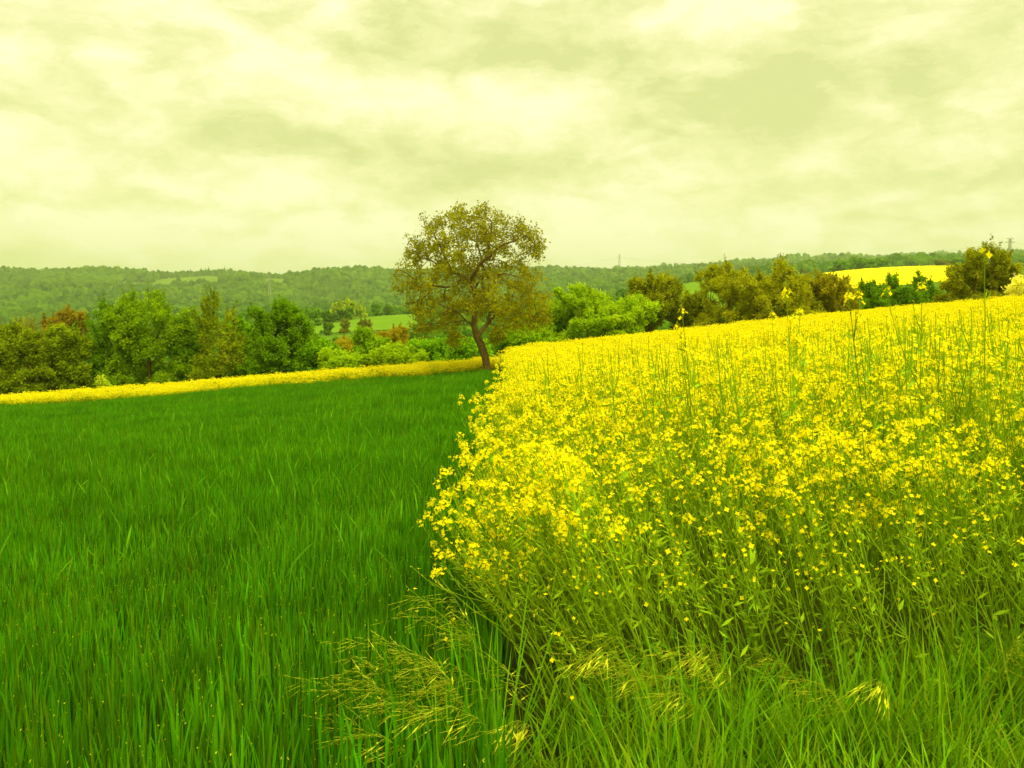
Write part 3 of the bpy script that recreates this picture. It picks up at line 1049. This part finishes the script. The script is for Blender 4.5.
GL, GR, GM = 'trees and bushes behind the yellow strip', 'trees and bushes behind the crest of the yellow field', 'bushes round the far green meadow'
# left of the walnut
tree('olive_bush', 'olive green loose bush at the left edge behind the yellow strip', 'bush', 12, 52, 319, 88, [(.085, .135, .002), (.155, .21, .003), (.23, .29, .004)], 11, 'bush', group=GL)
tree('olive_bush', 'yellowish olive bush in front of the rusty brown tree', 'bush', 58, 54, 322, 84, [(.085, .14, .002), (.16, .23, .003), (.27, .32, .005)], 12, 'bush', group=GL)
tree('rusty_tree', 'rusty orange-brown crown showing above the olive bushes at left', 'tree', 52, 120, 303, 86, RUST, 13, 'round', leaf=.32, group=GL)
tree('bare_tree', 'thin greyish-brown tree top left of the rusty crown', 'tree', 22, 125, 310, 40, [(.15, .16, .01), (.2, .2, .015), (.25, .24, .02)], 14, 'round', leaf=.22, per=10, group=GL)
tree('cherry_tree', 'dark green tree with a small pointed top, left and smaller of the dark pair', 'tree', 107, 56, 297, 64, DARK, 15, 'spiky', per=62, group=GL)
tree('cherry_tree', 'big dark green tree, the largest in the left row', 'tree', 147, 54, 283, 102, [(.08, .165, .002), (.15, .25, .003), (.26, .37, .004)], 16, 'spiky', n_attr=620, per=62, group=GL)
tree('small_shrub', 'small pale green shrub at the foot of the dark pair, touching the yellow strip', 'shrub', 102, 47.5, 371, 24, PALE, 17, 'bush', leaf=.12, n_attr=140, per=20, group=GL)
tree('olive_bush', 'mid green bush filling the gap right of the largest dark tree', 'bush', 188, 55, 322, 56, MIDG[:2] + [(.2, .3, .004)], 18, 'bush', group=GL)
tree('sparse_tree', 'thin-topped olive tree with open upper branches and visible trunk', 'tree', 219, 53, 290, 66, [(.11, .16, .002), (.17, .23, .003), (.27, .28, .005)], 19, 'spiky', n_attr=460, per=26, group=GL)
tree('olive_bush', 'low green bush right of the thin-topped olive tree', 'bush', 247, 56, 316, 50, MIDG, 20, 'bush', group=GL)
tree('cherry_tree', 'dark green tree with a spiky top, right of the thin-topped olive tree', 'tree', 277, 53, 293, 92, DARK[:2] + [(.17, .3, .004)], 21, 'spiky', n_attr=640, per=62, group=GL)
tree('green_bush', 'bright green bush at the right foot of the spiky dark tree', 'bush', 312, 53, 336, 60, MIDG, 22, 'bush', group=GL)
tree('green_bush', 'low bright green bush right behind the strip, left of two similar', 'bush', 345, 50, 346, 64, BRIGHT, 23, 'bush', group=GL, leaf=.15)
tree('brown_bush', 'orange-brown bush behind the bright green ones', 'bush', 344, 75, 333, 60, [(.17, .16, .003), (.27, .23, .004), (.3, .3, .005)], 24, 'bush', group=GL)
tree('green_bush', 'dark green round bush before the far green meadow', 'bush', 366, 62, 326, 54, DARK[1:] + [(.2, .37, .005)], 25, 'bush', group=GL)
tree('brown_bush', 'reddish brown bush below the meadow, left of the walnut crown', 'bush', 396, 78, 322, 60, [(.15, .14, .003), (.24, .19, .004), (.27, .28, .005)], 26, 'bush', group=GL)
tree('green_bush', 'bright green bush left of the walnut trunk, under its left limb', 'bush', 399, 49, 344, 72, BRIGHT, 27, 'bush', group=GL, leaf=.15)
tree('green_bush', 'mid green bush seen through the lower left of the walnut crown', 'bush', 432, 56, 331, 66, MIDG, 28, 'bush', group=GL)
tree('green_bush', 'grassy green bush directly behind the walnut trunk', 'bush', 470, 52, 337, 64, MIDG, 29, 'bush', group=GL)
# between the walnut and the crest
tree('green_bush', 'dark green low bush right of the walnut trunk', 'bush', 520, 54, 318, 64, DARK[1:] + [(.2, .37, .005)], 30, 'bush', group=GR)
tree('green_bush', 'leafy green bush touching the right side of the walnut crown', 'bush', 549, 60, 293, 60, MIDG, 31, 'bush', group=GR)
tree('green_bush', 'big rounded bright yellow-green bush right of the walnut', 'bush', 598, 58, 281, 128, BRIGHT[:2] + [(.38, .46, .006)], 32, 'bush', n_attr=800, per=60, group=GR)
tree('olive_tree', 'olive brown tree standing behind the big yellow-green bush', 'tree', 651, 70, 261, 82, OLIVE, 33, 'round', n_attr=520, leaf=.18, group=GR)
tree('green_bush', 'brownish green low bush between the olive tree and the brown shrubs', 'bush', 694, 72, 290, 58, OLIVE[:2] + [(.25, .31, .005)], 34, 'bush', group=GR)
tree('brown_shrub', 'brown-olive shrub, left part of the wide brown thicket', 'shrub', 736, 66, 256, 100, BROWN, 35, 'bush', n_attr=620, group=GR)
tree('brown_shrub', 'brown-olive shrub with thin upright twigs, middle of the wide brown thicket', 'shrub', 781, 64, 256, 98, BROWN, 36, 'bush', n_attr=620, group=GR)
tree('brown_shrub', 'yellowish brown shrub, right end of the wide brown thicket', 'shrub', 824, 66, 260, 84, [(.11, .125, .002), (.20, .19, .003), (.34, .30, .005)], 37, 'bush', n_attr=480, group=GR)
tree('dark_bush', 'dark green bush right of the brown thicket below the far yellow field', 'bush', 866, 80, 276, 48, DARK, 38, 'bush', group=GR)
tree('dark_bush', 'round dark green bush, highest bump under the far yellow field', 'bush', 890, 88, 273, 34, DARK, 39, 'bush', group=GR)
tree('dark_bush', 'dark green bush at the foot of the crest left of the round olive bush', 'bush', 908, 74, 284, 50, DARK, 40, 'bush', group=GR)
tree('dark_bush', 'dark green tree cutting into the right end of the far yellow field', 'bush', 927, 84, 268, 36, DARK, 41, 'bush', group=GR)
tree('olive_bush', 'large round olive-brown bush with mounded top near the right edge', 'bush', 982, 58, 244, 96, OLIVE[:2] + [(.29, .30, .004)], 42, 'bush', n_attr=760, per=62, group=GR)
tree('blossom_shrub', 'white blossoming shrub cut by the right edge of the picture', 'shrub', 1030, 50, 262, 78, WHITE, 43, 'bush', n_attr=420, group=GR)
# round the far meadow
def meadow_far(px): return 415 + np.clip((np.asarray(px, float) - 300) / 100, 0, 1.2) * 115


for k, (px, Y, top, wpx, cols, lab) in enumerate([
        (313, 505, 307, 20, MIDG, 'green bush at the left end of the meadow hedge'),
        (329, 505, 310, 18, DARK, 'low dark bush between the meadow hedge end and the pale tall tree'),
        (338, 515, 300, 16, PALE, 'yellow-green tree left of the taller pale tree on the meadow'),
        (349, 515, 295, 16, PALE, 'tallest pale yellow-green tree of the meadow hedge'),
        (346, 500, 307, 20, DARK, 'dark green bush below the tallest pale tree of the meadow'),
        (360, 505, 304, 17, PALE, 'whitish green bush right of the tallest pale tree'),
        (376, 510, 301, 13, MIDG, 'narrow green tree in the right part of the meadow hedge'),
        (390, 515, 304, 17, DARK, 'dark round bush at the right end of the meadow hedge'),
        (326, 360, 322, 13, DARK, 'small dark bush standing alone in the lower left of the meadow'),
        (344, 362, 319, 12, OLIVE, 'small olive bush standing alone in the lower middle of the meadow'),
        (365, 362, 318, 15, OLIVE, 'olive bush half hidden at the bottom of the meadow'),
        (304, 470, 321, 14, WHITE, 'pale blossoming bush at the left edge of the meadow')]):
    if Y > 480: Y = float(meadow_far(px)) + (Y - 500) * .6 + 6
    tree('meadow_bush', lab, 'bush', px, Y, top, wpx, cols, 60 + k, 'bush', leaf=.7, n_attr=240, per=30, group=GM)
GF = 'trees behind the far yellow field'
for k, (px, Y, top, wpx, cols, lab) in enumerate([
        (838, 760, 258, 22, MIDG, 'leftmost green tree on the skyline behind the far yellow field'),
        (852, 770, 256, 20, MIDG, 'second green tree from the left behind the far yellow field'),
        (866, 765, 256, 22, MIDG, 'green tree in the middle of the row behind the far yellow field'),
        (880, 770, 258, 20, MIDG, 'last green tree of the row behind the far yellow field, sloping down'),
        (940, 760, 258, 18, OLIVE, 'olive bush behind the right end of the far yellow field'),
        (955, 780, 258, 20, MIDG, 'green bush behind the round olive bush at right')]):
    tree('skyline_tree', lab, 'tree', px, Y, top, wpx, cols, 90 + k, 'bush', leaf=1.0, n_attr=240, per=30, group=GF)

# ---- the walnut tree, its limbs set out by hand and its twigs grown into the crown
WY = 40.3
rngw = np.random.default_rng(77)
wb = ground_pt(488, WY)
wroot = bpy.data.objects.new('walnut_tree', None)
COL.objects.link(wroot)
wroot.location = wb
tag(wroot, 'lone spreading tree with bronze-green leaves at the corner of the wheat', 'tree')


def wp(px, py, dy=0.0):
    return np.array([(px - 488) / F * WY, dy, CAMZ + float(zr(py)) * WY - wb[2]])


chains = [  # (start chain index or None, node on it, points)
    (None, 0, [(488, 392, 0), (487.5, 370, 0), (485, 356, 0), (481, 345, 0), (477, 337, 0)]),
    (0, 4, [(474, 326, -.1), (475, 314, -.2), (476, 302, -.2), (475, 291, -.1), (471, 281, 0), (464, 276, .2), (452, 272, .4), (440, 266, .5), (428, 258, .6), (416, 256, .8)]),
    (1, 4, [(474, 276, -.2), (479, 268, -.4), (484, 262, -.6), (491, 257, -.7), (497, 250, -.9), (504, 246, -1.1), (515, 243, -1.2), (526, 238, -1.3)]),
    (0, 4, [(483, 329, .2), (489, 322, .5), (490, 312, .7), (487, 302, .9), (482, 292, 1.1), (481, 280, 1.3), (483, 268, 1.5), (480, 255, 1.6), (476, 240, 1.6)]),
    (3, 1, [(496, 314, .2), (506, 310, -.1), (516, 311, -.4), (525, 314, -.7), (534, 316, -1.0)]),
    (1, 0, [(466, 320, -.5), (459, 312, -.9), (450, 308, -1.3), (441, 304, -1.7), (434, 300, -1.9)]),
    (1, 3, [(478, 284, -.6), (484, 279, -1.0), (494, 277, -1.4), (506, 275, -1.7), (518, 279, -2.0)]),
    (1, 5, [(457, 285, -.4), (447, 288, -.6), (436, 286, -.8), (424, 288, -1.1)]),
    (1, 6, [(447, 260, -.1), (442, 248, -.5), (437, 238, -.7)]),
    (2, 3, [(489, 245, -.2), (491, 232, 0), (492, 222, .1)]),
    (3, 5, [(472, 270, 1.9), (463, 262, 2.2), (455, 250, 2.4)]),
    (3, 4, [(492, 285, 1.7), (504, 282, 2.0), (516, 290, 2.2)]),
]
nodes, par, ids = [], [], []
for (src, k, ptsc) in chains:
    loc = []
    prev = -1 if src is None else ids[src][k]
    for (px, py, dy) in ptsc:
        nodes.append(wp(px, py, dy)); par.append(prev); prev = len(nodes) - 1; loc.append(prev)
    ids.append(loc)
# crown as overlapping clumps, from the outline of the real tree
LB = []
for (px, py, r_, w_) in [(437, 226, 20, 1), (462, 216, 18, 1), (488, 214, 19, 1), (512, 226, 20, 1), (532, 242, 19, 1), (416, 246, 20, 1), (472, 236, 26, 1), (448, 250, 24, 1), (500, 248, 24, 1),
                          (415, 274, 22, 1), (440, 284, 24, 1), (424, 306, 22, 1), (446, 316, 18, .8), (420, 325, 14, .6), (520, 276, 24, 1), (535, 300, 21, 1), (512, 312, 22, 1), (537, 318, 16, .7), (470, 268, 20, .7), (495, 285, 20, .6), (498, 332, 14, .5), (450, 335, 13, .4), (460, 300, 20, .8), (500, 302, 20, .7), (478, 300, 18, .6), (455, 262, 20, .7), (486, 232, 22, .8), (484, 270, 22, .6)]:
    for k in range(3):
        span = max(.3, 3.3 * math.sqrt(max(0, 1 - ((px - 474) / 82) ** 2 - ((py - 272) / 80) ** 2)))
        dy = rngw.uniform(-span, span) if k else rngw.uniform(-.4, .4)
        LB.append((wp(px, py + 4, dy), r_ / F * WY * rngw.uniform(.75, 1.02), w_))
A = []
for (c, r_, w_) in LB:
    m = int(24 * w_)
    A.append(c + unit(rngw.normal(0, 1, (m, 3))) * (rngw.random((m, 1)) ** .4) * r_)
A = np.concatenate(A)
nodes, par = colonize(nodes, par, A, 2.2, .24, .15, 120, rngw, up=.04)
gw, radw, chw = branch_mesh(nodes, par, .0085, expo=2.25, base_flare=1.5, sides=8, rbase=.175)
gw.obj('trunk', [M_BARK], wroot, smooth=True)
gl = Geo()
WAL = [(.08, .083, .002), (.135, .138, .002), (.21, .213, .003), (.29, .293, .005)]
leaf_cloud(gl, nodes, radw, np.quantile(radw, .66), 18, .13, .12, WAL, rngw, droop=.45, aspect=.42)
gl.obj('crown', [M_LEAF], wroot)

# ------------------------------------------------------------------ far fields and woods
U, T = np.meshgrid(np.linspace(float(ur(296)), float(ur(420)), 40), np.linspace(0, 1, 40), indexing='ij')
PXm = 512 + U * F
Ym = 372 + (meadow_far(PXm) - 372) * T
idx = np.arange(1600).reshape(40, 40)
g = Geo(); g.add(np.stack([U * Ym, Ym, ground_z(U * Ym, Ym) + .35], -1).reshape(-1, 3), np.stack([idx[:-1, :-1], idx[1:, :-1], idx[1:, 1:], idx[:-1, 1:]], -1).reshape(-1, 4))
o = g.obj('meadow', [M_MEADOW], smooth=True)
tag(o, kind='structure')
o = sheet('pasture', np.linspace(float(ur(668)), float(ur(735)), 30), np.linspace(330, 690, 40), M_MEADOW, .35, wide=0)
tag(o, kind='structure')
M_FARRAPE = plain('far_rape_flowers', [(0.25, (.80, .66, .003)), (0.6, (.90, .76, .004))], 1.5, 4)
U, T = np.meshgrid(np.linspace(float(ur(822)), float(ur(966)), 240), np.linspace(0, 1, 160), indexing='ij')
PXm = 512 + U * F
Y0m = 395 + 8 * np.sin(PXm * .11)
Ym = Y0m + (712 - 55 * ((PXm - 905) / 66) ** 2 + 6 * np.sin(PXm * .3) - Y0m) * T
edge = (T > .004) & (T < .996) & (U > U.min()) & (U < U.max())
idx = np.arange(U.size).reshape(U.shape)
g = Geo(); g.add(np.stack([U * Ym, Ym, ground_z(U * Ym, Ym) + np.where(edge, 1.2 + R.normal(0, .22, U.shape), 0.0)], -1).reshape(-1, 3), np.stack([idx[:-1, :-1], idx[1:, :-1], idx[1:, 1:], idx[:-1, 1:]], -1).reshape(-1, 4))
o = g.obj('distant_rapeseed', [M_FARRAPE], smooth=False)
tag(o, 'smooth bright yellow rapeseed field on the far slope at the right', 'rapeseed', kind='stuff')


def wood_crown(seed, conifer=False):
    import bmesh
    r = np.random.default_rng(seed)
    bm = bmesh.new()
    bmesh.ops.create_icosphere(bm, subdivisions=3, radius=1)
    V = np.array([v.co[:] for v in bm.verts])
    T = np.array([[v.index for v in f.verts] for f in bm.faces])
    bm.free()
    d = np.zeros(len(V))
    for k in range(14):
        c = unit(r.normal(0, 1, 3)); a = V @ c
        d += np.maximum(0, a - .75) * r.uniform(.5, 1.6)
    d += r.normal(0, .05, len(V))
    V = V * (0.8 + d)[:, None] * np.array([1, 1, 1.05])
    if conifer:
        V[:, :2] *= np.clip(1.15 - (V[:, 2:3] + .9) / 2.1, .05, 1.2); V[:, 2] *= 1.6
    V[:, 2] += .6
    g = Geo(); g.add(V, None, T)
    return g.mesh('wood_crown', [M_FOREST], smooth=False)


WOOD = variants('wood_crown', [wood_crown(700 + i) for i in range(7)] + [wood_crown(720 + i, True) for i in range(2)])
pp, ss, ii, rz = [], [], [], []
N = 60000
Yr = np.exp(R.uniform(math.log(1150), math.log(6000), N))
Xr = R.uniform(-.95, .95, N) * Yr
Zr = ground_z(Xr, Yr)
PXr = 512 + Xr / Yr * F
PYr = 312 - (Zr - CAMZ) / Yr * F
keep = np.ones(N, bool)
clear = [(120, 222, 275, 281), (266, 284, 276, 281)]
low = Yr < 2900                                             # open meadows high on the hill
keep &= ~(low & (PXr > 172 + (PYr - 277) * -3) & (PXr < 222) & (PYr > 277) & (PYr < 287))
keep &= ~(low & (PXr > 118) & (PXr < 176) & (PYr > 283) & (PYr < 289))
keep &= ~(low & (PXr > 264) & (PXr < 287) & (PYr > 277) & (PYr < 287))
keep &= ~((Yr > 3600) & (np.sin(Xr * .004 + Yr * .002) > .55))
Xr, Yr, Zr, PXr = Xr[keep], Yr[keep], Zr[keep], PXr[keep]
n = len(Xr)
pine = (PXr > 182) & (PXr < 236) & (Yr > 2640) & (Yr < 2950)
sz = R.uniform(5.5, 9.5, n) * np.where(Yr > 3200, 1.5, 1.0)
szz = sz * R.uniform(.9, 1.3, n)
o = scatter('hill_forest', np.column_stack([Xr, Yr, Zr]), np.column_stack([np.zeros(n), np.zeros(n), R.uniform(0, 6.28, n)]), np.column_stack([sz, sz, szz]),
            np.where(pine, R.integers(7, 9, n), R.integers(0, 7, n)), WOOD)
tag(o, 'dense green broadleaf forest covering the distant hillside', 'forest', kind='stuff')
# scrub filling the valley between the tree rows and the hill
N = 5200
Yr = np.exp(R.uniform(math.log(100), math.log(1150), N)); Xr = R.uniform(-.9, .9, N) * Yr
PXr = 512 + Xr / Yr * F
keep = ~((PXr > 290) & (PXr < 425) & (Yr > 300) & (Yr < 560)) & ~((PXr > 660) & (PXr < 740) & (Yr > 300) & (Yr < 700)) & ~((PXr > 780) & (PXr < 985) & (Yr > 200) & (Yr < 800)) & ~((PXr > 660) & (Yr > 105))
keep &= ~((PXr > 425) & (Yr > 520)) | ((PXr < 650) & (Yr > 700))
Xr, Yr = Xr[keep], Yr[keep]; n = len(Xr)
sz = R.uniform(1.3, 2.4, n) * np.clip(Yr / 330, .8, 2.6)
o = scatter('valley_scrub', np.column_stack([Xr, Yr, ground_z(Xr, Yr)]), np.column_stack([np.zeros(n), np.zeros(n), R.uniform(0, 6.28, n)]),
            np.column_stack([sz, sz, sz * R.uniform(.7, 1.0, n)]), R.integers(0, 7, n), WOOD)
tag(o, 'low green scrub and woodland filling the valley behind the tree row', 'scrub', kind='stuff')


# ------------------------------------------------------------------ pylons, cables, houses
def pylon(label, px, Y, top_py, arm=5.0, Hfix=None):
    p = ground_pt(px, Y)
    H = Hfix or (CAMZ + float(zr(top_py)) * Y - p[2])
    root = bpy.data.objects.new('electricity_pylon', None)
    COL.objects.link(root)
    root.location = p
    tag(root, label, 'pylon', 'electricity pylons')
    g = Geo()
    hb, ht = H * .055, H * .022
    lev = np.linspace(0, 1, 9)
    hw = hb + (ht - hb) * lev
    cs = [(-1, -1), (1, -1), (1, 1), (-1, 1)]
    rr_ = .28
    for (a, b) in cs: bar(g, (a * hb, b * hb, -1), (a * ht, b * ht, H * .97), rr_)
    for i in range(8):
        z0, z1 = H * .97 * lev[i], H * .97 * lev[i + 1]
        for k in range(4):
            (a, b), (c_, d_) = cs[k], cs[(k + 1) % 4]
            bar(g, (a * hw[i], b * hw[i], z0), (c_ * hw[i + 1], d_ * hw[i + 1], z1), .14)
            bar(g, (c_ * hw[i], d_ * hw[i], z0), (a * hw[i + 1], b * hw[i + 1], z1), .14)
    g.obj('lattice_tower', [M_STEEL], root)
    for zf_, L in ((.97, arm * .75), (.86, arm)):
        ga = Geo()
        bar(ga, (-L, 0, H * zf_ + .25), (L, 0, H * zf_ + .25), .2)
        for s in (-1, 1):
            for b in (-1, 1):
                bar(ga, (s * ht * .8, b * ht, H * zf_), (s * L, 0, H * zf_ + .2), .22)
                bar(ga, (s * ht * .8, b * ht, H * zf_ + 1.8), (s * L, 0, H * zf_ + .3), .18)
        ga.obj('cross_arm', [M_STEEL], root)
    return p, H, arm


P1 = pylon('lattice pylon on the skyline left of the olive brown tree', 619, 2900, 254, 5.5)
P2 = pylon('lattice pylon with wide arms rising behind the round olive bush at right', 1007, 1500, 238, 8)
P3 = pylon('faint lattice pylon against the wooded hillside above the spiky dark tree', 270, 1900, 276, 5)


def cable(label, p, q, sag, r):
    s = np.linspace(0, 1, 30)
    P = np.asarray(p)[None] * (1 - s)[:, None] + np.asarray(q)[None] * s[:, None]
    P[:, 2] -= sag * 4 * s * (1 - s)
    g = Geo(); tube(g, P, np.full(30, r), (1, 1, 1), 0, 4)
    tag(g.obj('power_cable', [M_STEEL]), label, 'power cable', 'overhead power cables')


def arm_pt(P, side, zf_=.86):
    p, H, arm = P
    return p + np.array([side * arm, 0, H * zf_])


def off_pt(px, py, Y): return np.array([float(ur(px)) * Y, Y, CAMZ + float(zr(py)) * Y])


cable('thin cable sagging left from the right-hand pylon towards the far hills', arm_pt(P2, -1), off_pt(860, 259, 1750), 3, .10)
cable('thin cable running right from the right-hand pylon out of the picture', arm_pt(P2, 1), off_pt(1200, 262, 1500), 5, .10)
cable('faint cable running left from the skyline pylon towards the walnut crown', arm_pt(P1, -1), off_pt(520, 270, 2900), 9, .16)
cable('faint cable running right from the skyline pylon over the olive brown tree', arm_pt(P1, 1), off_pt(760, 262, 2900), 14, .16)


def house(label, px, Y, z_py, wd, rot):
    x = float(ur(px)) * Y
    ztop = CAMZ + float(zr(z_py)) * Y
    z0 = float(ground_z(x, Y))
    hh = max(3.0, ztop - z0 - 3.0)
    root = bpy.data.objects.new('house', None)
    COL.objects.link(root)
    root.location = (x, Y, z0); root.rotation_euler = (0, 0, rot)
    tag(root, label, 'house', 'pale village houses behind the trees')
    dp = wd * .7
    g = Geo(); box(g, (-wd / 2, -dp / 2, -1), (wd / 2, dp / 2, hh))
    g.add([(-wd / 2, -dp / 2, hh), (-wd / 2, dp / 2, hh), (-wd / 2, 0, hh + 2.9), (wd / 2, -dp / 2, hh), (wd / 2, dp / 2, hh), (wd / 2, 0, hh + 2.9)], None, [(0, 1, 2), (3, 5, 4)])
    g.obj('wall', [M_WALL], root)
    g = Geo(); e = .4
    for s in (-1, 1):
        y1 = s * (dp / 2 + e); zl = hh - e * 2.9 / (dp / 2)
        v = [(-wd / 2 - e, y1, zl + .02), (wd / 2 + e, y1, zl + .02), (wd / 2 + e, 0, hh + 2.95), (-wd / 2 - e, 0, hh + 2.95)]
        v += [(a, b, c_ + .25) for a, b, c_ in v]
        g.add(v, [(0, 1, 2, 3), (4, 7, 6, 5), (0, 4, 5, 1), (1, 5, 6, 2), (3, 2, 6, 7), (0, 3, 7, 4)])
    g.obj('roof', [M_ROOF], root)
    for k in (-.28, .28):
        g = Geo(); box(g, (wd * k - .5, -dp / 2 - .06, hh - 1.9), (wd * k + .5, -dp / 2 + .05, hh - .6))
        g.obj('window', [M_PANE], root)


house('pale roofed house showing left of the others above the olive bushes', 57, 900, 327, 6, .3)
house('pale house in the middle of three above the olive bushes', 71, 930, 326.5, 6, -.2)
house('pale roofed house touching the left side of the dark pair of trees', 89, 910, 325.5, 6, .1)
house('single pale roof left of the thin-topped olive tree', 205, 900, 320, 7, .4)

# ------------------------------------------------------------------ haze
m, hn = new_mat('haze_air')
pv = hn.node('ShaderNodeVolumePrincipled')
pv.inputs['Color'].default_value = (0.70, 0.88, 0.48, 1)
pv.inputs['Density'].default_value = 0.00013
pv.inputs['Anisotropy'].default_value = 0.2
ho = hn.node('ShaderNodeOutputMaterial')
hn.nt.links.new(pv.outputs[0], ho.inputs['Volume'])
g = Geo(); box(g, (-13500, -400, -140), (13500, 9600, 420))
tag(g.obj('haze', [m]), kind='stuff')
